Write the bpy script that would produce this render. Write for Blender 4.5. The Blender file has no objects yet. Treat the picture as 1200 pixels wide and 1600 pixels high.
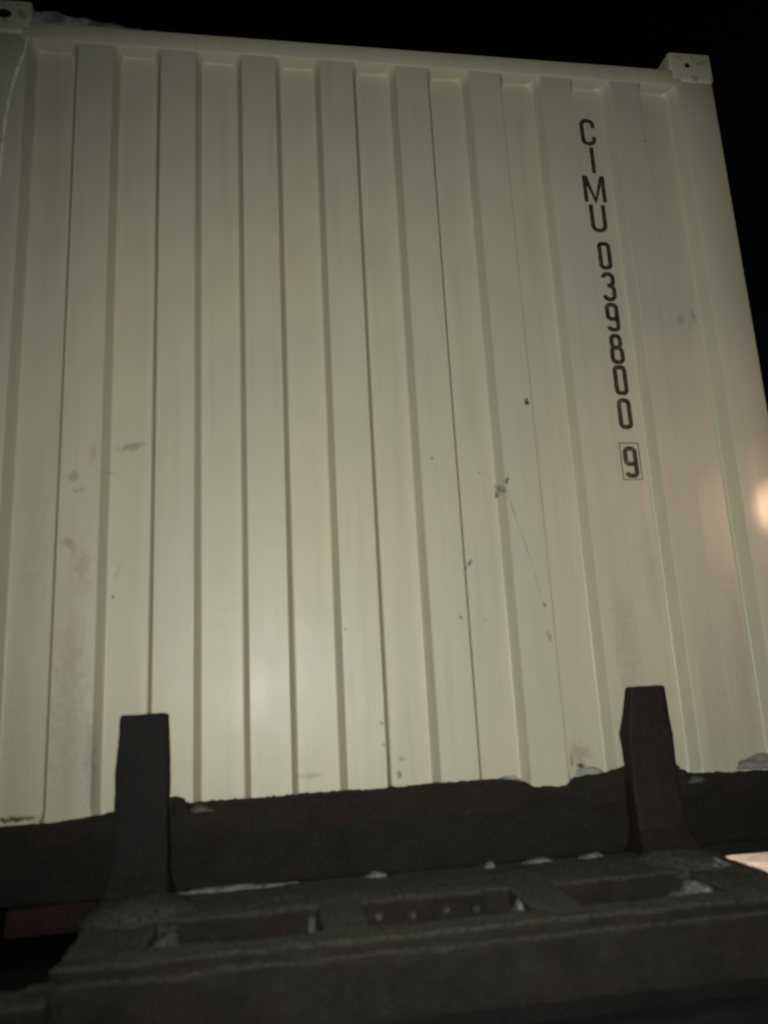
import bpy, bmesh, math, random
from mathutils import Vector, Matrix, noise
from math import radians, sin, cos, pi
random.seed(7)
S = bpy.context.scene
COL = S.collection

# ------------------------------------------------------------------ camera
EYE = Vector((0, 0, 1.56))
Hx = Vector((0.9881685, -0.01767743, 0.15235001))      # image axes of world X, Y, Z
Ny = Vector((-0.14454218, 0.2248434, 0.96361455))
Vz = Vector((-0.05128912, -0.97423455, 0.21962803))
cam = bpy.data.cameras.new('camera')
cam.sensor_fit = 'VERTICAL'; cam.sensor_height = 24; cam.lens = 18.0
cam.clip_start = 0.02; cam.clip_end = 500
cam.dof.use_dof = True; cam.dof.focus_distance = 6.0
cam.dof.aperture_fstop = 1.6
co = bpy.data.objects.new('camera', cam); COL.objects.link(co)
M = Matrix(((Hx.x, -Hx.y, -Hx.z), (Ny.x, -Ny.y, -Ny.z), (Vz.x, -Vz.y, -Vz.z))).to_4x4()
M.translation = EYE
co.matrix_world = M
S.camera = co

# ------------------------------------------------------------------ night sky
w = bpy.data.worlds.new('World'); S.world = w; w.use_nodes = True
nt = w.node_tree; bg = nt.nodes['Background']
sk = nt.nodes.new('ShaderNodeTexSky'); sk.sky_type = 'NISHITA'; sk.sun_disc = False
sk.sun_elevation = radians(-5); sk.sun_rotation = radians(60)
nt.links.new(sk.outputs[0], bg.inputs[0]); bg.inputs[1].default_value = 0.05
S.view_settings.view_transform = 'Standard'; S.view_settings.look = 'None'
S.view_settings.exposure = 0.0; S.view_settings.gamma = 1.0

def spot(name, loc, aim, power, color, size_deg, blend, rad):
    l = bpy.data.lights.new(name, 'SPOT'); l.energy = power; l.color = color
    l.spot_size = radians(size_deg); l.spot_blend = blend; l.shadow_soft_size = rad
    o = bpy.data.objects.new(name, l); COL.objects.link(o)
    o.location = loc
    o.rotation_euler = (Vector(aim) - Vector(loc)).to_track_quat('-Z', 'Y').to_euler()
    return o
# the phone's flash, beside the lens
spot('phone_flash', EYE + Vector((-0.012, -0.01, 0.008)), (0.72, 2.11, 2.02), 148, (0.975, 0.985, 0.90), 116, 1.0, 0.004)
# added spots imitating the bloom of a lamp beyond the container's right edge
LP = (5.2, -4.2, 3.4)
spot('edge_glow_spot', LP, (1.60, 2.11, 2.02), 200, (1.0, 0.46, 0.42), 12, 1.0, 0.03)
spot('edge_glow_inner', LP, (1.60, 2.11, 2.03), 330, (1.0, 0.52, 0.42), 4.2, 1.0, 0.03)
spot('edge_glow_core', LP, (1.585, 2.11, 2.035), 2700, (1.0, 0.68, 0.44), 1.7, 1.0, 0.02)
# lamp on the far side of the wagon lights the ground there
spot('far_yard_lamp', (9.5, 9.0, 6.0), (5.0, 6.6, 0.0), 4200, (1.0, 0.74, 0.58), 60, 1.0, 0.15)

# ------------------------------------------------------------------ materials
def newmat(name):
    m = bpy.data.materials.new(name); m.use_nodes = True
    nt = m.node_tree
    return m, nt, nt.nodes['Principled BSDF']
def nd(nt, t, **kw):
    n = nt.nodes.new(t)
    for k, v in kw.items(): setattr(n, k, v)
    return n
def mth(nt, op, a, b=None, c=None, clamp=False):
    n = nt.nodes.new('ShaderNodeMath'); n.operation = op; n.use_clamp = clamp
    for i, v in enumerate((a, b, c)):
        if v is None: continue
        if isinstance(v, (int, float)): n.inputs[i].default_value = v
        else: nt.links.new(v, n.inputs[i])
    return n.outputs[0]
def noi(nt, vec, scale, detail=4, rough=0.55):
    n = nd(nt, 'ShaderNodeTexNoise'); n.inputs['Scale'].default_value = scale
    n.inputs['Detail'].default_value = detail; n.inputs['Roughness'].default_value = rough
    nt.links.new(vec, n.inputs['Vector']); return n
def ramp(nt, fac, stops):
    r = nd(nt, 'ShaderNodeValToRGB'); e = r.color_ramp.elements
    while len(e) < len(stops): e.new(0.5)
    for i, (p, c) in enumerate(stops):
        e[i].position = p; e[i].color = (*c, 1) if len(c) == 3 else c
    nt.links.new(fac, r.inputs[0]); return r.outputs[0]
def mixc(nt, fac, a, b):
    n = nd(nt, 'ShaderNodeMix', data_type='RGBA')
    if isinstance(fac, (int, float)): n.inputs[0].default_value = fac
    else: nt.links.new(fac, n.inputs[0])
    for s, v in ((6, a), (7, b)):
        if isinstance(v, tuple): n.inputs[s].default_value = (*v, 1)
        else: nt.links.new(v, n.inputs[s])
    return n.outputs[2]
def bump(nt, h, strength, dist, b):
    n = nd(nt, 'ShaderNodeBump'); n.inputs['Strength'].default_value = strength
    n.inputs['Distance'].default_value = dist
    nt.links.new(h, n.inputs['Height']); nt.links.new(n.outputs[0], b.inputs['Normal'])

ROOT = Vector((0.365, 2.11, 1.10))          # container base, middle of its end wall

def paint(name, stains_shade=(), dust=True, worn=False):
    m, nt, b = newmat(name)
    tc = nd(nt, 'ShaderNodeTexCoord').outputs['Object']
    base = (0.500, 0.468, 0.345)
    n1 = noi(nt, tc, 1.6, 5).outputs[0]
    c = mixc(nt, ramp(nt, n1, [(0.35, (0, 0, 0)), (0.7, (1, 1, 1))]), base, (0.455, 0.440, 0.340))
    # faint vertical streaks of road film
    mp = nd(nt, 'ShaderNodeMapping'); mp.inputs['Scale'].default_value = (26, 26, 1.3)
    nt.links.new(tc, mp.inputs[0])
    st = noi(nt, mp.outputs[0], 1.0, 6, 0.6).outputs[0]
    c = mixc(nt, mth(nt, 'MULTIPLY', ramp(nt, st, [(0.5, (0, 0, 0)), (0.75, (1, 1, 1))]), 0.30), c, (0.33, 0.30, 0.21))
    fi = noi(nt, tc, 60, 6, 0.7).outputs[0]
    c = mixc(nt, mth(nt, 'MULTIPLY', ramp(nt, fi, [(0.62, (0, 0, 0)), (0.72, (1, 1, 1))]), 0.10), c, (0.20, 0.17, 0.12))
    sep = nd(nt, 'ShaderNodeSeparateXYZ'); nt.links.new(tc, sep.inputs[0])
    wob = noi(nt, tc, 48, 5, 0.7).outputs['Color']
    ws = nd(nt, 'ShaderNodeSeparateXYZ'); nt.links.new(wob, ws.inputs[0])
    acc = {}
    for (x, z, rx, rz, ang, k, col) in stains_shade:
        a = radians(ang)
        dx = mth(nt, 'ADD', sep.outputs[0], mth(nt, 'MULTIPLY_ADD', ws.outputs[0], min(rx, rz) * 3.4, -(x - ROOT.x) - min(rx, rz) * 1.7))
        dz = mth(nt, 'ADD', sep.outputs[2], mth(nt, 'MULTIPLY_ADD', ws.outputs[1], min(rx, rz) * 3.4, -(z - ROOT.z) - min(rx, rz) * 1.7))
        u = mth(nt, 'MULTIPLY', mth(nt, 'ADD', mth(nt, 'MULTIPLY', dx, cos(a)), mth(nt, 'MULTIPLY', dz, sin(a))), 1 / rx)
        v = mth(nt, 'MULTIPLY', mth(nt, 'ADD', mth(nt, 'MULTIPLY', dx, -sin(a)), mth(nt, 'MULTIPLY', dz, cos(a))), 1 / rz)
        r2 = mth(nt, 'ADD', mth(nt, 'MULTIPLY', u, u), mth(nt, 'MULTIPLY', v, v))
        f = mth(nt, 'MULTIPLY', mth(nt, 'SUBTRACT', 1.0, r2, clamp=True), k)
        acc[col] = f if col not in acc else mth(nt, 'MAXIMUM', acc[col], f)
    brk = ramp(nt, noi(nt, tc, 45, 5, 0.7).outputs[0], [(0.34, (0.45, 0.45, 0.45)), (0.55, (1, 1, 1))])
    for col, f in acc.items():
        c = mixc(nt, mth(nt, 'MULTIPLY', f, brk, clamp=True), c, col)
    if worn:
        wn = ramp(nt, noi(nt, tc, 30, 6, 0.7).outputs[0], [(0.56, (0, 0, 0)), (0.63, (1, 1, 1))])
        c = mixc(nt, mth(nt, 'MULTIPLY', wn, 0.55), c, (0.10, 0.105, 0.10))
    nt.links.new(c, b.inputs['Base Color'])
    rr = mth(nt, 'MULTIPLY_ADD', noi(nt, tc, 9, 4).outputs[0], 0.10, 0.42)
    nt.links.new(rr, b.inputs['Roughness'])
    b.inputs['Specular IOR Level'].default_value = 0.5
    b.inputs['Coat Weight'].default_value = 0.034
    b.inputs['Coat Roughness'].default_value = 0.23
    h = mth(nt, 'ADD', mth(nt, 'MULTIPLY', noi(nt, tc, 420, 3).outputs[0], 0.25), noi(nt, tc, 24, 4).outputs[0])
    bump(nt, h, 0.25, 0.0022, b)
    return m

BR = (0.040, 0.032, 0.024); GR = (0.13, 0.125, 0.10); RD = (0.26, 0.19, 0.125); SC = (0.23, 0.195, 0.13); YL = (0.26, 0.205, 0.115)
stains_shade = [
    (0.690, 2.112, .010, .022, 30, .9, GR), (0.706, 2.128, .006, .014, -20, 1., BR), (0.683, 2.095, .007, .013, 0, .9, BR),
    (0.583, 1.892, .010, .006, 40, .9, BR), (0.570, 1.874, .005, .016, -35, .8, BR), (0.590, 1.899, .004, .012, 30, .8, BR),
    (0.790, 2.378, .009, .012, 0, 1.2, BR), (0.484, 2.200, .006, .006, 0, .8, BR), (0.636, 2.167, .005, .005, 0, .6, BR),
    (0.536, 1.733, .006, .006, 0, .8, BR), (0.620, 1.728, .006, .005, 0, .5, BR), (0.211, 1.716, .004, .004, 0, .7, BR),
    (0.298, 1.461, .006, .007, 0, .9, BR), (0.300, 1.405, .004, .007, 0, .7, BR), (0.782, 1.760, .006, .010, 0, .8, BR),
    (0.789, 1.672, .008, .018, 20, .6, GR),
    (0.716, 2.04, .0035, .075, 14, .55, SC), (0.745, 1.93, .0035, .065, 12, .5, SC), (0.768, 1.82, .0035, .06, 10, .5, SC),
    (1.363, 2.682, .016, .018, 0, .4, GR), (1.41, 2.700, .018, .03, 20, .45, GR), (1.395, 2.66, .010, .02, 0, .3, GR), (1.30, 3.32, .006, .008, 0, .6, BR),
    (-0.373, 2.252, .046, .014, 12, .55, GR), (-0.36, 2.262, .030, .008, 10, .5, GR), (-0.43, 2.175, .03, .006, 0, .3, GR),
    (-0.466, 2.218, .012, .045, -8, .35, RD), (-0.514, 2.154, .012, .016, 0, .7, GR), (-0.500, 2.12, .022, .012, 0, .3, GR),
    (-0.523, 1.972, .026, .014, -12, .6, RD), (-0.505, 1.955, .010, .020, 0, .5, RD), (-0.485, 1.90, .03, .08, 0, .4, RD),
    (-0.413, 1.829, .006, .006, 0, .7, BR), (-0.40, 1.90, .008, .03, -20, .25, GR),
    (-0.50, 1.50, .055, .25, 0, .24, GR), (-0.45, 1.42, .018, .14, 4, .40, GR), (-0.51, 1.70, .05, .12, 0, .25, RD),
    (-0.62, 1.95, .04, .35, 0, .13, GR), (-0.64, 1.50, .04, .30, 0, .13, GR),
    (1.02, 1.62, .04, .22, 0, .30, RD), (1.27, 1.50, .05, .30, 0, .14, GR), (1.40, 1.55, .035, .32, 0, .16, GR), (1.15, 1.85, .04, .2, 0, .2, RD),
    (0.315, 1.90, .007, .95, 0, .45, YL), (0.565, 2.15, .006, 1.0, 0, .40, YL), (0.815, 2.25, .006, .9, 0, .45, YL), (1.065, 2.0, .006, .8, 0, .35, YL), (0.065, 1.9, .006, .7, 0, .3, YL),
    (0.312, 1.33, .006, .10, 0, .8, BR), (0.566, 1.50, .004, .12, 0, .5, BR), (0.35, 2.9, .06, .12, 0, .10, GR), (0.90, 2.9, .05, .2, 0, .08, GR),
    (0.355, 1.362, .014, .010, 0, .5, GR), (0.345, 1.322, .008, .014, 0, .8, BR), (0.10, 1.335, .05, .010, 0, .45, GR),
    (0.862, 1.345, .040, .030, 0, .5, RD), (0.862, 1.312, .013, .010, 0, 1.2, BR), (0.835, 1.325, .007, .02, 0, .6, BR),
    (0.27, 2.60, .05, .12, 0, .15, (0.62, 0.60, 0.50)), (0.11, 2.30, .05, .06, 0, .15, (0.62, 0.60, 0.50)),
    (-0.635, 1.281, .065, .009, 0, 1.4, (0.06, 0.058, 0.045)),  # debris shadow painted along the foot of the leftmost recess
]
M_wall = paint('cream_paint_end_wall', stains_shade)
M_paint = paint('cream_paint')
M_worn = paint('worn_cream_paint', worn=True)

m, nt_, b = newmat('black_stencil_paint'); M_ink = m
tc = nd(nt_, 'ShaderNodeTexCoord').outputs['Object']
nt_.links.new(ramp(nt_, noi(nt_, tc, 60, 5, .7).outputs[0], [(.40, (.020, .014, .009)), (.66, (.085, .065, .040)), (.74, (.22, .20, .14))]), b.inputs['Base Color'])
b.inputs['Roughness'].default_value = .5

def grimy(name, dark, mid, dust, dust_amt, bscale=70, bdist=.006, rust=(.045, .014, .009), rust_amt=.35, rough=.9):
    """old steel caked with grit; dust lies on faces that look up"""
    m, nt, b = newmat(name)
    tc = nd(nt, 'ShaderNodeTexCoord').outputs['Object']
    n1 = noi(nt, tc, 14, 8, .65).outputs[0]; n2 = noi(nt, tc, bscale, 8, .75).outputs[0]
    c = mixc(nt, ramp(nt, n1, [(.38, (0, 0, 0)), (.66, (1, 1, 1))]), dark, mid)
    rn = ramp(nt, noi(nt, tc, 5.5, 6, .6).outputs[0], [(.48, (0, 0, 0)), (.62, (1, 1, 1))])
    c = mixc(nt, mth(nt, 'MULTIPLY', rn, rust_amt), c, rust)
    n3 = noi(nt, tc, bscale * 2.6, 3, .8).outputs[0]
    c = mixc(nt, mth(nt, 'MULTIPLY', ramp(nt, n3, [(.56, (0, 0, 0)), (.66, (1, 1, 1))]), .55), c, tuple(min(.3, v * 3.4) for v in mid))
    g = nd(nt, 'ShaderNodeNewGeometry'); sp = nd(nt, 'ShaderNodeSeparateXYZ'); nt.links.new(g.outputs['Normal'], sp.inputs[0])
    up = mth(nt, 'MULTIPLY_ADD', sp.outputs[2], 1.3, -.25, clamp=True)
    dn = ramp(nt, n2, [(.40, (.10, .10, .10)), (.62, (1, 1, 1))])
    dd = mth(nt, 'MULTIPLY', mth(nt, 'MULTIPLY', up, dn), dust_amt)
    c = mixc(nt, dd, c, dust)
    nt.links.new(c, b.inputs['Base Color'])
    b.inputs['Roughness'].default_value = rough
    b.inputs['Specular IOR Level'].default_value = .25
    bump(nt, mth(nt, 'ADD', n2, mth(nt, 'MULTIPLY', n1, 1.2)), .9, bdist, b)
    return m
M_steel = grimy('grimy_wagon_steel', (.0068, .0067, .0055), (.011, .0105, .0085), (.05, .05, .04), .5, 70, .006, (.017, .009, .007), .35)
M_post = grimy('dark_stanchion_steel', (.0048, .0050, .0044), (.0078, .0076, .0066), (.03, .03, .025), .5, 60, .003, (.011, .007, .006), .4, .8)
M_post_red = grimy('reddish_stanchion_steel', (.0075, .0052, .0050), (.0115, .0075, .0070), (.03, .026, .022), .5, 60, .003, (.018, .007, .007), .5, .7)
M_plat = grimy('dust_caked_platform', (.0095, .0095, .0080), (.019, .0185, .0155), (.095, .098, .082), 1.0, 100, .007, (.036, .014, .010), .35)
M_red = grimy('rusty_red_steel', (.016, .0075, .006), (.030, .0125, .010), (.04, .025, .02), .4, 50, .004, (.024, .010, .008), .6)
M_shade_steel = grimy('shade_darkened_steel', (.0035, .0042, .0036), (.006, .0065, .0055), (.014, .016, .013), .6, 50, .006, (.006, .004, .003), .3)  # steel with the shade of the low, unlit parts put into its colour
M_steelred = grimy('faded_red_steel', (.011, .006, .005), (.020, .009, .007), (.03, .02, .018), .4, 50, .004, (.024, .009, .007), .6)
M_dirt = grimy('frozen_dirt', (.009, .008, .0065), (.020, .017, .013), (.035, .031, .026), .6, 90, .010, (.028, .013, .009), .4)
M_dustw = grimy('pocket_wall_dust', (.032, .031, .026), (.075, .074, .063), (.08, .08, .07), .6, 60, .005, (.03, .02, .015), .3)

def snowmat(name, a, bcol, sc=60):
    m, nt, b = newmat(name)
    tc = nd(nt, 'ShaderNodeTexCoord').outputs['Object']
    n1 = noi(nt, tc, sc, 6, .7).outputs[0]
    nt.links.new(ramp(nt, n1, [(.36, bcol), (.58, a)]), b.inputs['Base Color'])
    b.inputs['Roughness'].default_value = .8
    bump(nt, n1, .6, .01, b); return m
M_snow = snowmat('dirty_snow', (.165, .172, .175), (.045, .045, .042))
M_greysnow = snowmat('grey_soiled_snow', (.085, .087, .078), (.030, .030, .026))
M_roof_snow = snowmat('dirty_roof_snow', (.34, .37, .40), (.12, .14, .15), 14)  # dirty snow, greyish blue
M_bank = snowmat('ground_snow', (.72, .70, .68), (.50, .46, .42), 5)
m, nt_, b = newmat('trodden_ground'); M_ground = m
tc = nd(nt_, 'ShaderNodeTexCoord').outputs['Object']
n1 = noi(nt_, tc, .7, 6, .6).outputs[0]; n2 = noi(nt_, tc, 22, 8, .7).outputs[0]
nt_.links.new(mixc(nt_, ramp(nt_, n1, [(.42, (0, 0, 0)), (.58, (1, 1, 1))]), (.030, .028, .025), (.09, .085, .08)), b.inputs['Base Color'])
b.inputs['Roughness'].default_value = .95; bump(nt_, n2, .8, .03, b)
m, nt_, b = newmat('worn_rail_steel'); M_rail = m
b.inputs['Base Color'].default_value = (.12, .08, .06, 1); b.inputs['Metallic'].default_value = .6; b.inputs['Roughness'].default_value = .45
m, nt_, b = newmat('hole_shade'); M_hole = m
b.inputs['Base Color'].default_value = (.006, .006, .005, 1); b.inputs['Roughness'].default_value = 1

# ------------------------------------------------------------------ helpers
def link(name, me, mat, parent=None, off=(0, 0, 0)):
    """mesh given in world coordinates; origin moved to the parent's base"""
    o = bpy.data.objects.new(name, me); COL.objects.link(o)
    if mat: me.materials.append(mat)
    if parent is not None:
        base = parent['_base'] if '_base' in parent.keys() else (0, 0, 0)
        me.transform(Matrix.Translation(-Vector(base)))
        o.parent = parent
    return o
def finish(name, bm, mat, parent=None, smooth=False, ang=35):
    bmesh.ops.recalc_face_normals(bm, faces=bm.faces)
    me = bpy.data.meshes.new(name); bm.to_mesh(me); bm.free()
    if smooth:
        me.polygons.foreach_set('use_smooth', [True] * len(me.polygons))
        if ang: me.set_sharp_from_angle(angle=radians(ang))
    return link(name, me, mat, parent)
def empty(name, loc, label, cat, group=None):
    o = bpy.data.objects.new(name, None); COL.objects.link(o); o.location = loc
    o['label'] = label; o['category'] = cat; o['_base'] = tuple(loc)
    o.empty_display_size = .1
    if group: o['group'] = group
    return o
def cube(bm, x0, x1, y0, y1, z0, z1):
    r = bmesh.ops.create_cube(bm, size=1)
    for v in r['verts']:
        v.co = Vector((x0 + (v.co.x + .5) * (x1 - x0), y0 + (v.co.y + .5) * (y1 - y0), z0 + (v.co.z + .5) * (z1 - z0)))
    return r['verts']
def bevel_all(bm, w_, seg=2):
    bmesh.ops.bevel(bm, geom=bm.edges[:], offset=w_, segments=seg, profile=.5, affect='EDGES')
def slice_(bm, step, axes='xyz'):
    lo = [min(v.co[i] for v in bm.verts) for i in range(3)]; hi = [max(v.co[i] for v in bm.verts) for i in range(3)]
    for ax in axes:
        i = 'xyz'.index(ax); n = int((hi[i] - lo[i]) / step)
        for k in range(1, n + 1):
            p = Vector((0, 0, 0)); p[i] = lo[i] + (hi[i] - lo[i]) * k / (n + 1)
            nn = Vector((0, 0, 0)); nn[i] = 1
            bmesh.ops.bisect_plane(bm, geom=bm.verts[:] + bm.edges[:] + bm.faces[:], plane_co=p, plane_no=nn, dist=1e-5)
def rough(bm, amp, sc, seed=0):
    o = Vector((seed * 7.3, seed * 3.1, seed * 5.7))
    for v in bm.verts:
        n = noise.noise_vector(v.co * sc + o) + .5 * noise.noise_vector(v.co * sc * 2.7 + o)
        v.co += n * amp
def rbox(name, dims, mat, parent, bev=.004, step=None, amp=0, sc=25, seed=0, smooth=True):
    bm = bmesh.new(); cube(bm, *dims)
    if bev: bevel_all(bm, bev)
    if step: slice_(bm, step)
    if amp: rough(bm, amp, sc, seed)
    return finish(name, bm, mat, parent, smooth)

# ------------------------------------------------------------------ ground
bm = bmesh.new()
bmesh.ops.create_grid(bm, x_segments=90, y_segments=90, size=45)
for v in bm.verts:
    d = noise.noise(Vector((v.co.x * .25, v.co.y * .25, 0))) * .10
    v.co.z = d - .06 if math.hypot(v.co.x, v.co.y - 4) > 3 else -.03
g = finish('ground', bm, M_ground, smooth=True, ang=None); g['kind'] = 'structure'; g['label'] = 'dark trodden snowy ground'
bm = bmesh.new()
bmesh.ops.create_grid(bm, x_segments=70, y_segments=70, size=1)
for v in bm.verts:
    x, y = v.co.x, v.co.y
    r = max(0, 1 - (x * x + y * y))
    h = r * .38 + (noise.noise(Vector((x * 3, y * 3, 2))) * .10 + noise.noise(Vector((x * 9, y * 9, 4))) * .05) * min(1, r * 3)
    v.co = Vector((6.35 + x * 2.5, 7.3 + y * 2.2, h - .05))
sb = finish('snow_bank', bm, M_bank, smooth=True, ang=None)
sb['label'] = 'lamp-lit peach coloured snow bank on the ground beyond the wagon'; sb['category'] = 'snow bank'

# ------------------------------------------------------------------ container
CX0, CX1 = -.852, 1.595; ZB, ZT = 1.10, 3.693; YF = 2.11; LEN = 6.058
ct = empty('shipping_container', ROOT, 'cream corrugated steel shipping container marked CIMU 039800 9, standing on the wagon', 'shipping container')
PITCH = .25; C0 = -.622; DEP = .0456
rec = [C0 + PITCH * k for k in range(9)]
PXL, PXR = C0 - .073, rec[-1] + .073
ZR0, ZR1 = 1.262, 3.556
def wall_depth(x, z):
    best = 0
    for c in rec:
        if abs(x - c) < .09:
            # rounded rectangle; the closing slope is longer at top and bottom
            hx, hz = .073, (ZR1 - ZR0) / 2; zc = (ZR0 + ZR1) / 2; rad = .040
            px = abs(x - c) - (hx - rad); pz = (abs(z - zc) - (hz - rad)) * .62
            d = math.hypot(max(px, 0), max(pz, 0)) + min(max(px, pz), 0) - rad
            t = max(0, min(1, -d / .0172))
            e = .12                                   # soft press radii
            t2 = t * t * (3 - 2 * t)
            best = DEP * (.72 * t + .28 * t2)
    return best
offs = [-.077, -.0735, -.073, -.0715, -.069, -.0655, -.062, -.0595, -.058, -.0575, -.055, -.051, -.045, -.034, -.018, 0]
xs = sorted(set([PXL] + [round(c + s * o, 5) for c in rec for o in offs for s in (1, -1)] + [round(c + .125 + o, 5) for c in rec[:-1] for o in (-.025, 0, .025)] + [PXR]))
xs = [x for x in xs if PXL - 1e-6 <= x <= PXR + 1e-6]
zs = [ZR0 - .03, ZR0 - .004] + [ZR0 + i * .005 for i in range(17)]
z = ZR0 + .12
while z < ZR1 - .1: zs.append(z); z += .06
zs += [ZR1 - i * .005 for i in range(17, -1, -1)] + [ZR1 + .003]
def end_panel(name, mat, far=False):
    vs, fs = [], []
    for zz in zs:
        for x in xs:
            d = wall_depth(x, zz)
            d += noise.noise(Vector((x * 2.2, zz * 1.1, 3))) * .0038 + noise.noise(Vector((x * 9, zz * 2.5, 8))) * .0010
            vs.append((x, YF + d if not far else YF + LEN - d, zz))
    n = len(xs)
    for i in range(len(zs) - 1):
        for j in range(n - 1):
            q = (i * n + j, i * n + j + 1, (i + 1) * n + j + 1, (i + 1) * n + j)
            fs.append(q)
    me = bpy.data.meshes.new(name); me.from_pydata(vs, [], fs)
    me.polygons.foreach_set('use_smooth', [True] * len(fs))
    return link(name, me, mat, ct)
ew = end_panel('end_wall', M_wall); ew['label'] = 'near end wall pressed into eight proud vertical ribs, scuffed cream paint'
end_panel('end_wall', M_paint, True)
# frame members
rbox('top_rail', (PXL - .02, PXR + .02, YF - .005, YF + .055, ZR1 - .002, 3.617), M_paint, ct, .007, .12, .0008, 6)
rbox('bottom_rail', (PXL - .02, PXR + .02, YF - .004, YF + .07, ZB + .012, ZR0 - .012), M_wall, ct, .006, .12, .0008, 6)
rbox('top_rail', (PXL, PXR, YF + LEN - .055, YF + LEN + .004, ZR1 - .002, 3.617), M_paint, ct)
rbox('bottom_rail', (PXL, PXR, YF + LEN - .07, YF + LEN + .004, ZB + .012, ZR0 - .012), M_paint, ct)
for y0, y1 in ((YF - .002, YF + .16), (YF + LEN - .16, YF + LEN)):
    for x0, x1 in ((CX0 + .004, PXL + .002), (PXR - .002, CX1 - .004)):
        o = rbox('corner_post', (x0, x1, y0, y1, ZB + .118, ZT - .118), M_wall if y0 < 3 else M_paint, ct, .012, .15, .0008, 5)
def casting(x0, x1, y0, y1, z0, z1, sgn_y, small):
    bm = bmesh.new(); cube(bm, x0, x1, y0, y1, z0, z1); bevel_all(bm, .010, 3)
    o = finish('corner_casting', bm, M_worn, ct, True)
    # oblong handling hole on the end face: a near-black disc, the well's shade put into its colour
    cx = (x0 + x1) / 2 - (.016 if small else 0); cz = (z0 + z1) / 2 + .002; hr = .40 if small else 1.0; yf = y0 if sgn_y < 0 else y1
    bm = bmesh.new(); ring = []
    for k in range(20):
        a = 2 * pi * k / 20
        ring.append(Vector((cx + cos(a) * .0245 * hr, yf + sgn_y * .0012, cz + sin(a) * .0155 * (hr + .2 if small else 1))))
    vv = [bm.verts.new(p) for p in ring]; bm.faces.new(vv)
    vb = [bm.verts.new(p - Vector((0, sgn_y * .02, 0))) for p in ring]
    for k in range(20): bm.faces.new((vv[k], vv[(k + 1) % 20], vb[(k + 1) % 20], vb[k]))
    finish('casting_hole', bm, M_hole, ct)
for x0, x1 in ((CX0, CX0 + .162), (CX1 - .162, CX1)):
    for z0, z1 in ((ZB, ZB + .118), (ZT - .118, ZT)):
        casting(x0, x1, YF - .006, YF + .172, z0, z1, -1, x0 > 0 and z0 > 2)
        casting(x0, x1, YF + LEN - .17, YF + LEN + .006, z0, z1, 1, 0)
# side walls (seen only from a step aside): trapezoid corrugation along Y
def side(xo, sg):
    vs, fs = [], []; prof = []; y = YF + .16
    while y < YF + LEN - .42:
        prof += [(y, 0), (y + .072, 0), (y + .14, .036), (y + .21, .036)]; y += .278
    prof += [(y, 0), (YF + LEN - .16, 0)]
    for (yy, d) in prof:
        for zz in (ZB + .16, ZT - .075): vs.append((xo - sg * d, yy, zz))
    for i in range(len(prof) - 1): fs.append((2 * i, 2 * i + 2, 2 * i + 3, 2 * i + 1))
    me = bpy.data.meshes.new('side_wall'); me.from_pydata(vs, [], fs); return link('side_wall', me, M_paint, ct)
side(CX0 + .012, -1); side(CX1 - .012, 1)
for x0, x1 in ((CX0 + .008, CX0 + .07), (CX1 - .07, CX1 - .008)):
    rbox('side_top_rail', (x0, x1, YF + .165, YF + LEN - .165, ZT - .078, ZT - .018), M_paint, ct)
    rbox('side_bottom_rail', (x0, x1, YF + .165, YF + LEN - .165, ZB + .010, ZB + .165), M_paint, ct)
vs, fs = [], []; prof = []; y = YF + .06
while y < YF + LEN - .2:
    prof += [(y, 0), (y + .09, 0), (y + .105, .018), (y + .195, .018)]; y += .21
prof.append((YF + LEN - .05, 0))
for (yy, d) in prof:
    for xx in (CX0 + .05, CX1 - .05): vs.append((xx, yy, 3.622 + d))
for i in range(len(prof) - 1): fs.append((2 * i, 2 * i + 1, 2 * i + 3, 2 * i + 2))
me = bpy.data.meshes.new('roof'); me.from_pydata(vs, [], fs); link('roof', me, M_paint, ct)
rbox('floor', (CX0 + .07, CX1 - .07, YF + .07, YF + LEN - .07, ZB + .05, ZB + .14), M_steel, ct)
# pale bead running down the left corner post
def bead(pts, r, mat, name, parent, **k):
    bm = bmesh.new(); rings = []
    for i, p in enumerate(pts):
        p = Vector(p); rr = r * (0.6 + .7 * abs(noise.noise(p * 14)) + .2)
        rings.append([bm.verts.new(p + Vector((cos(a) * rr, sin(a) * rr, 0))) for a in [2 * pi * q / 6 for q in range(6)]])
    for a, b_ in zip(rings, rings[1:]):
        for q in range(6): bm.faces.new((a[q], a[(q + 1) % 6], b_[(q + 1) % 6], b_[q]))
    return finish(name, bm, mat, parent, True)
bz = [(-.698, 3.56), (-.705, 3.50), (-.722, 3.44), (-.737, 3.36), (-.748, 3.25), (-.752, 3.10), (-.755, 2.95), (-.757, 2.80), (-.758, 2.6), (-.759, 2.3), (-.76, 1.9), (-.76, 1.4)]
pp = []
for (a, b_) in zip(bz, bz[1:]):
    for t in range(5): pp.append((a[0] + (b_[0] - a[0]) * t / 5, YF - .003, a[1] + (b_[1] - a[1]) * t / 5))
o = bead(pp, .0042, snowmat('pale_bead', (.80, .80, .72), (.50, .50, .42), 30), 'post_bead', ct)
o['label'] = 'thin pale wavy bead down the left corner post'

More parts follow.
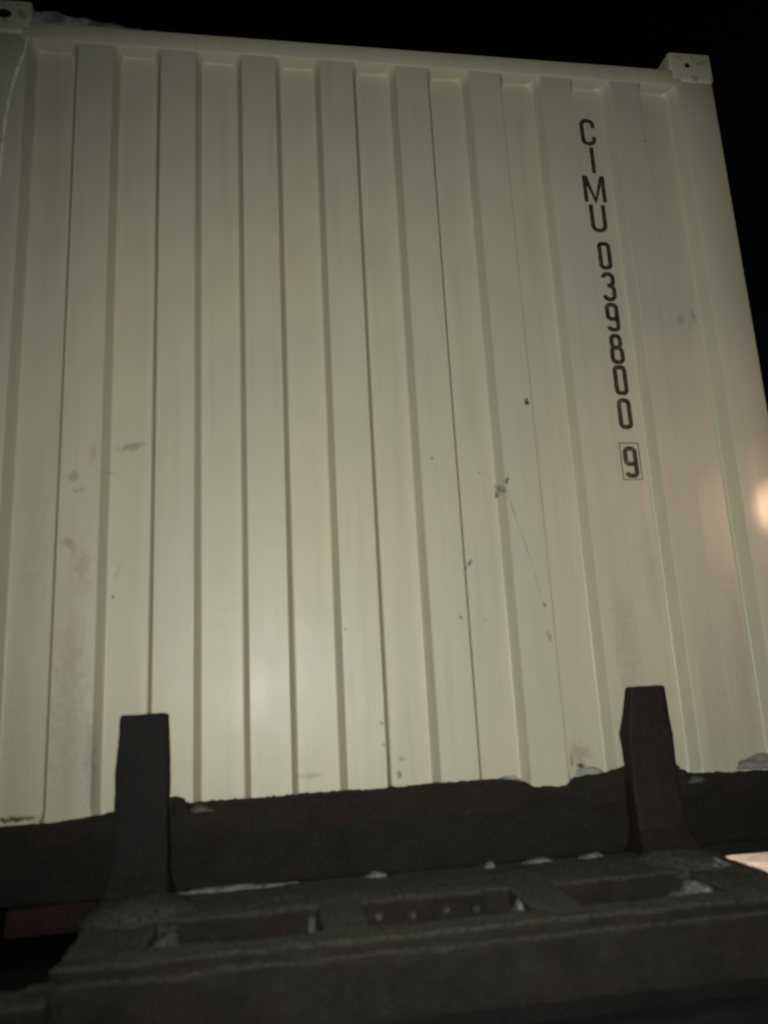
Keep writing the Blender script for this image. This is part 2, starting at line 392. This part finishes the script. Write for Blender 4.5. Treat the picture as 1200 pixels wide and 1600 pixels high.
# lettering -------------------------------------------------------
def arc(cx, cy, rx, ry, a0, a1, n=5):
    return [(cx + rx * cos(radians(a0 + (a1 - a0) * i / n)), cy + ry * sin(radians(a0 + (a1 - a0) * i / n))) for i in range(n + 1)]
HG, WD, RR = .101, .043, .021
def g0():
    w_, h_, r = WD / 2 - .0055, HG / 2 - .0065, .011
    p = arc(w_ - r, h_ - r, r, r, 0, 90) + arc(-w_ + r, h_ - r, r, r, 90, 180) + arc(-w_ + r, -h_ + r, r, r, 180, 270) + arc(w_ - r, -h_ + r, r, r, 270, 360)
    return [(p, True)]
def gC():
    w_, h_, r = WD / 2 - .001, HG / 2 - .0045, .019
    return [([(w_, h_ - r - .010)] + arc(w_ - r, h_ - r, r, r, 0, 90) + arc(-w_ + r, h_ - r, r, r, 90, 180) + arc(-w_ + r, -h_ + r, r, r, 180, 270) + arc(w_ - r, -h_ + r, r, r, 270, 360) + [(w_, -h_ + r + .010)], False)]
def gU():
    w_, h_, r = WD / 2 + .000, HG / 2 - .0045, .019
    return [([(-w_, HG / 2)] + arc(-w_ + r, -h_ + r, r, r, 180, 270) + arc(w_ - r, -h_ + r, r, r, 270, 360) + [(w_, HG / 2)], False)]
def gI(): return [([(0, HG / 2), (0, -HG / 2)], False)]
def gM():
    w_, h_ = .0325, HG / 2
    return [([(-w_, -h_), (-w_, h_)], False), ([(w_, -h_), (w_, h_)], False), ([(-w_ + .003, h_ - .002), (0, -h_ + .004), (w_ - .003, h_ - .002)], False)]
def g9():
    w_, h_, r = WD / 2 - .0055, HG / 2 - .0065, .012; m_ = -.006
    loop = arc(w_ - r, h_ - r, r, r, 0, 90) + arc(-w_ + r, h_ - r, r, r, 90, 180) + arc(-w_ + r, m_ + r, r, r, 180, 270) + [(w_, m_)]
    return [([(w_, m_)] + loop, False), ([(w_, h_ - r), (w_, -h_ + r)] + arc(w_ - r, -h_ + r, r, r, 0, -90) + arc(-w_ + r, -h_ + r, r, r, 270, 185), False)]
def g3():
    w_, h_, r = WD / 2 - .0045, HG / 2 - .0045, .016; m_ = .004
    return [(arc(-w_ + r, h_ - r, r, r, 175, 90) + arc(w_ - r, h_ - r, r, r, 90, 0) + arc(w_ - r, m_ + r, r, r, 0, -90, 4) + [(-.004, m_)], False),
            ([(-.004, m_)] + arc(w_ - r, m_ - r, r, r, 90, 0, 4) + arc(w_ - r, -h_ + r, r, r, 0, -90) + arc(-w_ + r, -h_ + r, r, r, 270, 185), False)]
def g8():
    w_, h_, r = WD / 2 - .0045, HG / 2 - .0045, .014; m_ = .004
    q = WD / 2 - .007
    a = arc(q - r, h_ - r, r, r, 0, 90) + arc(-q + r, h_ - r, r, r, 90, 180) + arc(-q + r, m_ + r, r, r, 180, 270) + arc(q - r, m_ + r, r, r, 270, 360)
    b_ = arc(w_ - r, m_ - r, r, r, 0, 90) + arc(-w_ + r, m_ - r, r, r, 90, 180) + arc(-w_ + r, -h_ + r, r, r, 180, 270) + arc(w_ - r, -h_ + r, r, r, 270, 360)
    return [(a, True), (b_, True)]
def stroke(bm, pts, closed, w_, T, y):
    P = [Vector((a, b_)) for a, b_ in pts]
    Q = [P[0]]
    for p in P[1:]:
        if (p - Q[-1]).length > 1e-4: Q.append(p)
    if closed and (Q[0] - Q[-1]).length < 1e-4: Q.pop()
    n = len(Q); L, R = [], []
    for i in range(n):
        a = Q[i - 1] if (i > 0 or closed) else None
        c = Q[(i + 1) % n] if (i < n - 1 or closed) else None
        d1 = (Q[i] - a).normalized() if a is not None else (c - Q[i]).normalized()
        d2 = (c - Q[i]).normalized() if c is not None else d1
        n1 = Vector((-d1.y, d1.x)); n2 = Vector((-d2.y, d2.x)); mm = n1 + n2
        mm = mm.normalized() if mm.length > 1e-3 else n1
        k = 1 / max(.55, mm.dot(n1))
        L.append(Q[i] + mm * w_ / 2 * k); R.append(Q[i] - mm * w_ / 2 * k)
    def V(p, yy): return bm.verts.new((T[0] + p.x, yy, T[1] + p.y))
    lf = [V(p, y - .0009) for p in L]; rf = [V(p, y - .0009) for p in R]; lb = [V(p, y + .0006) for p in L]; rb = [V(p, y + .0006) for p in R]
    for i in range(n if closed else n - 1):
        j = (i + 1) % n
        bm.faces.new((lf[i], lf[j], rf[j], rf[i])); bm.faces.new((lf[i], lb[i], lb[j], lf[j])); bm.faces.new((rf[i], rf[j], rb[j], rb[i]))
YT = YF + DEP - .0012
seq = [('C', gC, 3.380), ('I', gI, 3.269), ('M', gM, 3.158), ('U', gU, 3.047), ('0', g0, 2.908), ('3', g3, 2.795), ('9', g9, 2.686), ('8', g8, 2.575), ('0', g0, 2.468), ('0', g0, 2.355), ('9', g9, 2.196)]
for ch, fn, zc in seq:
    bm = bmesh.new()
    for k, (p, cl) in enumerate(fn()): stroke(bm, p, cl, .0142 if ch != 'M' else .0136, (1.123 + {'C': -.003, 'M': -.005, 'U': -.004}.get(ch, .002), zc), YT - .0003 * k)
    o = finish('letter' if ch.isalpha() else 'digit', bm, M_ink, ct); o['label'] = 'black ' + ('letter ' if ch.isalpha() else 'digit ') + ch
bm = bmesh.new(); bw, bh = .031, .059
stroke(bm, [(-bw, -bh), (bw, -bh), (bw, bh), (-bw, bh)], True, .0022, (1.125, 2.199), YT)
o = finish('check_digit_frame', bm, M_ink, ct); o['label'] = 'thin black box round the last digit'

# ------------------------------------------------------------------ wagon
WC = .335
wg = empty('flat_wagon', (WC, 2.0, 0), 'soot-dark container flat wagon under the cream container, with two stanchions and a pocketed end platform', 'rail wagon')
o = rbox('end_sill', (-1.00, 1.72, 1.953, 2.088, 1.122, 1.268), M_steel, wg, .008, .022, .0035, 16, 1)
o['label'] = 'black gritty end sill'
rbox('sill_flange', (1.00, 1.75, 1.960, 2.02, 1.090, 1.119), M_steel, wg, .004, .03, .002, 14, 22)
rbox('headstock', (-.60, -.40, 2.00, 2.09, 1.045, 1.108), M_steelred, wg, .008, .03, .003, 14, 2)
rbox('deck', (-.42, 1.09, 2.10, 8.3, 1.02, 1.092), M_steel, wg, .004)
for sx in (-.40, 1.03): rbox('side_beam', (sx, sx + .05, 2.11, 8.3, .78, 1.012), M_steel, wg, .004)
rbox('centre_beam', (WC - .15, WC + .15, 2.0, 8.3, .70, 1.01), M_steel, wg, .004)
# stanchions: plate post, tapering up, with a flared foot coming forward on to the platform
def stanchion(t0, t1, m0, m1, mat, seed):
    bm = bmesh.new()
    # rows: z, x0, x1, yfront, yback (side plates are folded back; deepest at the kink)
    rows = [(1.120, m0 - .028, m1 + .024, 1.800, 1.950), (1.145, m0 - .012, m1 + .010, 1.850, 1.950), (1.185, m0 - .002, m1 + .003, 1.888, 1.950),
            (1.275, m0, m1 + .001, 1.900, 1.962), (1.315, m0 + .001, m1, 1.900, 1.945), (1.405, m0 + .002, m1, 1.900, 1.958), (1.523, t0, t1, 1.903, 1.936)]
    prev = None
    for (zz, x0, x1, y0, y1) in rows:
        r = [bm.verts.new(p) for p in ((x0, y0, zz), (x1, y0, zz), (x1, y1, zz), (x0, y1, zz))]
        if prev:
            for q in range(4): bm.faces.new((prev[q], prev[(q + 1) % 4], r[(q + 1) % 4], r[q]))
        else: bm.faces.new(r[::-1])
        prev = r
    bm.faces.new(prev); bm.normal_update()
    sharp = [e for e in bm.edges if len(e.link_faces) == 2 and e.calc_face_angle(0) > .9]
    bmesh.ops.bevel(bm, geom=sharp, offset=.006, segments=2, profile=.5, affect='EDGES')
    slice_(bm, .014); rough(bm, .0016, 22, seed)
    return finish('stanchion', bm, mat, wg, True)
stanchion(-.341, -.236, -.350, -.232, M_post, 3)
s2 = stanchion(.914, 1.009, .890, 1.013, M_post_red, 4); s2['label'] = 'stanchion with dark reddish paint, right of the container number'
# end platform: a thick plate with three oblong pockets
PY0, PY1 = 1.462, 1.925
pockets = [(-.222, .090), (.180, .492), (.592, .895)]
KY0, KY1 = 1.540, 1.704
gx = sorted([-.365, 1.048] + [v for p in pockets for v in p]); gy = [PY0, KY0, KY1, PY1]; ZP, ZPB = 1.130, 1.045
bm = bmesh.new(); vd = {}
def gv(x, y, z_):
    k = (round(x, 4), round(y, 4), round(z_, 4))
    if k not in vd: vd[k] = bm.verts.new(k)
    return vd[k]
def solid(i, j):
    if j != 1: return True
    return not any(abs(gx[i] - p[0]) < 1e-4 for p in pockets)
nx, ny = len(gx) - 1, 3
for i in range(nx):
    for j in range(ny):
        if not solid(i, j): continue
        a, b_, c, d = gx[i], gx[i + 1], gy[j], gy[j + 1]
        bm.faces.new((gv(a, c, ZP), gv(b_, c, ZP), gv(b_, d, ZP), gv(a, d, ZP)))
        bm.faces.new((gv(a, c, ZPB), gv(a, d, ZPB), gv(b_, d, ZPB), gv(b_, c, ZPB)))
        for (i2, j2, p, q) in ((i - 1, j, (a, d), (a, c)), (i + 1, j, (b_, c), (b_, d)), (i, j - 1, (a, c), (b_, c)), (i, j + 1, (b_, d), (a, d))):
            if not (0 <= i2 < nx and 0 <= j2 < ny) or not solid(i2, j2):
                bm.faces.new((gv(*p, ZP), gv(*p, ZPB), gv(*q, ZPB), gv(*q, ZP)))
bm.normal_update()
sharp = [e for e in bm.edges if len(e.link_faces) == 2 and e.calc_face_angle(0) > .9]
bmesh.ops.bevel(bm, geom=sharp, offset=.007, segments=2, profile=.5, affect='EDGES')
slice_(bm, .013); rough(bm, .0035, 20, 5); rough(bm, .0016, 70, 6)
o = finish('platform', bm, M_plat, wg, True, None); o['label'] = 'grit-caked end platform with three oblong pockets'
# front fascia under the plate and lower lip
rbox('platform_fascia', (-.40, 1.075, 1.438, 1.475, 1.004, 1.112), M_plat, wg, .008, .018, .004, 18, 7)
rbox('lower_lip', (-.47, 1.14, 1.37, 1.43, .930, .985), M_shade_steel, wg, .010, .02, .005, 14, 8)
rbox('lower_lip', (-.49, -.355, 1.40, 1.50, 1.062, 1.100), M_plat, wg, .012, .018, .006, 16, 9)
rbox('filler_beam', (-.60, 1.27, 1.47, 1.95, .80, 1.000), M_shade_steel, wg, .01, .05, .004, 10, 21)  # added beam; covers lit ground so the space underneath stays black
# beam seen inside the pockets
rbox('pocket_beam', (-.24, .13, 1.712, 1.735, 1.02, 1.126), M_dustw, wg, .003, .025, .003, 20, 10)
rb = rbox('pocket_beam', (.14, .53, 1.706, 1.729, 1.02, 1.122), M_red, wg, .003, .025, .003, 20, 11); rb['label'] = 'rusty red beam with bolt heads inside the middle pocket'
rbox('pocket_beam', (.55, .90, 1.712, 1.735, 1.02, 1.126), M_steel, wg, .003, .025, .003, 20, 12)
rbox('pocket_rib', (.068, .082, 1.65, 1.705, 1.04, 1.122), M_dustw, wg, .002)
def bolt(x, zz, r=.0085):
    bm = bmesh.new(); rings = []
    for (yy, rr) in ((1.706, r), (1.698, r), (1.694, r * .7)):
        rings.append([bm.verts.new((x + cos(a) * rr, yy, zz + sin(a) * rr)) for a in [2 * pi * q / 6 for q in range(6)]])
    for a, b_ in zip(rings, rings[1:]):
        for q in range(6): bm.faces.new((a[q], a[(q + 1) % 6], b_[(q + 1) % 6], b_[q]))
    bm.faces.new(rings[-1]); return finish('bolt', bm, M_dustw, wg)
for bx_ in (.215, .285, .355, .42): bolt(bx_, 1.098 + .003 * sin(bx_ * 40))
# wheels under the wagon
def wheel(x, y):
    bm = bmesh.new(); prof = [(-.06, .0), (-.06, .40), (-.03, .46), (0, .46), (.012, .49), (.035, .49), (.035, 0)]
    rings = [[bm.verts.new((x + p[0], y + cos(a) * p[1], .53 + sin(a) * p[1])) for a in [2 * pi * q / 32 for q in range(32)]] for p in prof if p[1] > 0]
    for a, b_ in zip(rings, rings[1:]):
        for q in range(32): bm.faces.new((a[q], a[(q + 1) % 32], b_[(q + 1) % 32], b_[q]))
    bm.faces.new(rings[0]); bm.faces.new(rings[-1][::-1]); return finish('wheel', bm, M_rail, wg, True)
for yy in (3.1, 7.4):
    wheel(WC - .75, yy); wheel(WC + .75, yy)
    rbox('axle', (WC - .72, WC + .72, yy - .07, yy + .07, .46, .60), M_steel, wg, .03)
for sx in (-.7525, .7525):
    bm = bmesh.new(); X = WC + sx
    cube(bm, X - .035, X + .035, -8, 20, .03, .065); cube(bm, X - .008, X + .008, -8, 20, -.06, .03); cube(bm, X - .06, X + .06, -8, 20, -.075, -.06)
    r = finish('rail', bm, M_rail); r['kind'] = 'structure'; r['label'] = 'steel rail under the wagon'

# ------------------------------------------------------------------ frozen dirt along the sill
crest = [(-1.0, 1.276), (-.602, 1.279), (-.521, 1.279), (-.424, 1.290), (-.355, 1.302), (-.30, 1.32), (-.226, 1.326), (-.212, 1.312), (-.200, 1.303), (-.185, 1.306), (-.14, 1.3085), (-.035, 1.305),
         (.086, 1.309), (.21, 1.308), (.272, 1.306), (.40, 1.310), (.529, 1.311), (.600, 1.309), (.636, 1.304), (.655, 1.292), (.676, 1.279), (.785, 1.274), (.798, 1.290), (.815, 1.300), (.883, 1.303), (.95, 1.32),
         (1.020, 1.325), (1.045, 1.308), (1.075, 1.292), (1.127, 1.286), (1.20, 1.281), (1.289, 1.277), (1.70, 1.275)]
def lerp(tab, x):
    for (a, va), (b_, vb) in zip(tab, tab[1:]):
        if a <= x <= b_: return va + (vb - va) * (x - a) / (b_ - a)
    return tab[-1][1]
vs, fs = [], []; nxs = 620; cs = [(1.9515, -.022), (1.9505, -.010), (1.949, -.45), (1.954, -.85), (1.964, -1), (1.985, -1), (2.01, -.97), (2.04, -.92), (2.07, -.88), (2.087, -.8)]
for i in range(nxs + 1):
    x = -.98 + 2.68 * i / nxs
    ch = lerp(crest, x) + noise.noise(Vector((x * 28, 0, 1))) * .0030 + noise.noise(Vector((x * 85, 0, 5))) * .0022 + max(0, noise.noise(Vector((x * 60, 3, 5))) - .25) * .012
    for j, (yy, f) in enumerate(cs):
        if j < 2: zz = 1.2655 + f; 
        else: zz = 1.262 + (ch - 1.262) * (-f) + noise.noise(Vector((x * 60, yy * 60, 2))) * .0015
        yy2 = yy + noise.noise(Vector((x * 40, yy * 40, 9))) * (.002 if j > 2 else .001) - (0 if j > 2 else .002)
        vs.append((x, yy2, zz))
nc = len(cs)
for i in range(nxs):
    for j in range(nc - 1): fs.append((i * nc + j, (i + 1) * nc + j, (i + 1) * nc + j + 1, i * nc + j + 1))
me = bpy.data.meshes.new('frozen_dirt'); me.from_pydata(vs, [], fs); me.polygons.foreach_set('use_smooth', [True] * len(fs))
o = link('frozen_dirt', me, M_dirt); o['kind'] = 'stuff'; o['label'] = 'ragged crust of frozen brown dirt along the sill top'

# ------------------------------------------------------------------ snow and grit lumps
def lump(name, c, s, label, mat=M_snow, rot=0, seed=0, cat='snow', jag=.35, group=None):
    bm = bmesh.new(); bmesh.ops.create_icosphere(bm, subdivisions=4, radius=1)
    for v in bm.verts:
        n = noise.noise(v.co * 1.6 + Vector((seed * 3.7, 0, 0))) + .5 * noise.noise(v.co * 4.2 + Vector((0, seed * 2.1, 0))) + .35 * noise.noise(v.co * 9.5 + Vector((seed, 0, 0)))
        p = v.co * (1 + n * jag)
        v.co = Vector((p.x * s[0], p.y * s[1], max(-.3, (abs(p.z) ** 1.35 if p.z > 0 else p.z) * .9) * s[2]))
    bmesh.ops.rotate(bm, verts=bm.verts, cent=(0, 0, 0), matrix=Matrix.Rotation(radians(rot), 3, 'Z'))
    me = bpy.data.meshes.new(name); bm.to_mesh(me); bm.free(); me.polygons.foreach_set('use_smooth', [True] * len(me.polygons))
    me.materials.append(mat)
    o = bpy.data.objects.new(name, me); COL.objects.link(o); o.location = c
    o['label'] = label; o['category'] = cat
    GRP = {'snow_chip': 'small snow chips lying on the wagon', 'snow_clod': 'snow clods in and by the platform pockets', 'snow_ledge': 'snow against the foot of the container', 'dirt_mound': 'dirt mounds at the stanchion feet', 'dirt_clod': 'dirt clods against the stanchions'}
    if name in GRP: o['group'] = GRP[name]
    return o
lump('snow_strip', (-.10, 1.905, 1.131), (.135, .012, .006), 'long thin strip of snow in the gap right of the left stanchion foot', seed=1, jag=.45)
lump('snow_chip', (.236, 1.898, 1.131), (.022, .016, .011), 'white snow chip in the gap above the left end of the middle pocket', seed=2)
lump('snow_chip', (.508, 1.895, 1.132), (.012, .010, .010), 'tiny pale snow crumb in the gap above the right end of the middle pocket', seed=3)
lump('snow_chip', (.625, 1.898, 1.131), (.036, .012, .008), 'flat snow chip in the gap above the left end of the right pocket', seed=4)
lump('snow_chip', (.762, 1.900, 1.131), (.030, .011, .008), 'flat snow chip in the gap above the middle of the right pocket', seed=5)
lump('snow_clod', (.862, 1.610, 1.098), (.045, .060, .030), 'grey snow clod filling the right end of the right pocket', seed=6)
lump('snow_clod', (.972, 1.735, 1.130), (.040, .040, .014), 'grey snow clod beside the foot of the right stanchion', seed=7)
lump('snow_clod', (.482, 1.60, 1.094), (.016, .035, .034), 'small white snow clod at the right end of the red middle pocket', seed=8)
lump('snow_clod', (-.205, 1.61, 1.088), (.040, .070, .036), 'soiled snow wedge at the left end of the left pocket', M_greysnow, seed=9)
lump('snow_chip', (-.165, 1.956, 1.296), (.030, .010, .010), 'soiled snow patch on the crust just right of the left stanchion', M_greysnow, seed=10)
lump('snow_chip', (1.085, 1.956, 1.278), (.032, .010, .012), 'soiled snow patch on the crust just right of the right stanchion', M_greysnow, seed=11)
lump('snow_ledge', (.858, 2.094, 1.300), (.038, .010, .017), 'pale grey snow lump against the container just left of the right stanchion', snowmat('pale_grey_snow', (.34, .34, .33), (.22, .22, .20)), seed=12, jag=.2)
lump('snow_ledge', (1.40, 2.085, 1.288), (.110, .020, .028), 'low drift of grey snow on the sill at the right edge', snowmat('mauve_grey_snow', (.25, .235, .23), (.15, .14, .135)), seed=13, jag=.25)
lump('snow_ledge', (.625, 2.085, 1.298), (.030, .010, .010), 'thin pale snow line behind the dirt crust left of its notch', snowmat('thin_snow', (.36, .36, .32), (.2, .2, .17)), seed=14, jag=.4)
lump('dirt_mound', (-.275, 1.79, 1.118), (.125, .13, .040), 'dust-grey dirt mound at the foot of the left stanchion', M_plat, seed=15, cat='dirt mound', jag=.14)
lump('dirt_mound', (.945, 1.80, 1.118), (.115, .12, .036), 'dust-grey dirt mound at the foot of the right stanchion', M_plat, seed=16, cat='dirt mound', jag=.14)
lump('dirt_clod', (-.208, 1.945, 1.300), (.020, .02, .022), 'dark dirt clod on the sill against the left stanchion', M_dirt, seed=17, cat='dirt clod', jag=.5)
lump('dirt_clod', (1.033, 1.945, 1.300), (.022, .02, .020), 'dark dirt clod on the sill against the right stanchion', M_dirt, seed=18, cat='dirt clod', jag=.5)
# snow on the roof behind the top rail, at the left
vs, fs = [], []
for i in range(61):
    x = -.71 + .56 * i / 60
    prof_h = lerp([(-.71, .085), (-.62, .088), (-.58, .060), (-.50, .050), (-.42, .030), (-.33, .016), (-.15, .002)], x)
    for j in range(13):
        t = j / 12; yy = 2.110 + .45 * t ** 2.2
        hh = prof_h * .8 * max(0, sin(pi * min(1, .04 + t * .96))) ** .35 * (1 + .5 * noise.noise(Vector((x * 14, yy * 10, 0)))) + .003 * noise.noise(Vector((x * 60, yy * 60, 0)))
        vs.append((x, yy + .008 * noise.noise(Vector((x * 30, 0, 7))), 3.612 + max(0, hh if 0 < j < 12 else 0)))
for i in range(60):
    for j in range(12): fs.append((i * 13 + j, (i + 1) * 13 + j, (i + 1) * 13 + j + 1, i * 13 + j + 1))
me = bpy.data.meshes.new('roof_snow'); me.from_pydata(vs, [], fs); me.polygons.foreach_set('use_smooth', [True] * len(fs))
o = link('roof_snow', me, M_roof_snow); o['label'] = 'bluish grey snow lying on the container roof beside its left corner'; o['category'] = 'snow'

for o in bpy.data.objects:
    if '_base' in o.keys(): del o['_base']
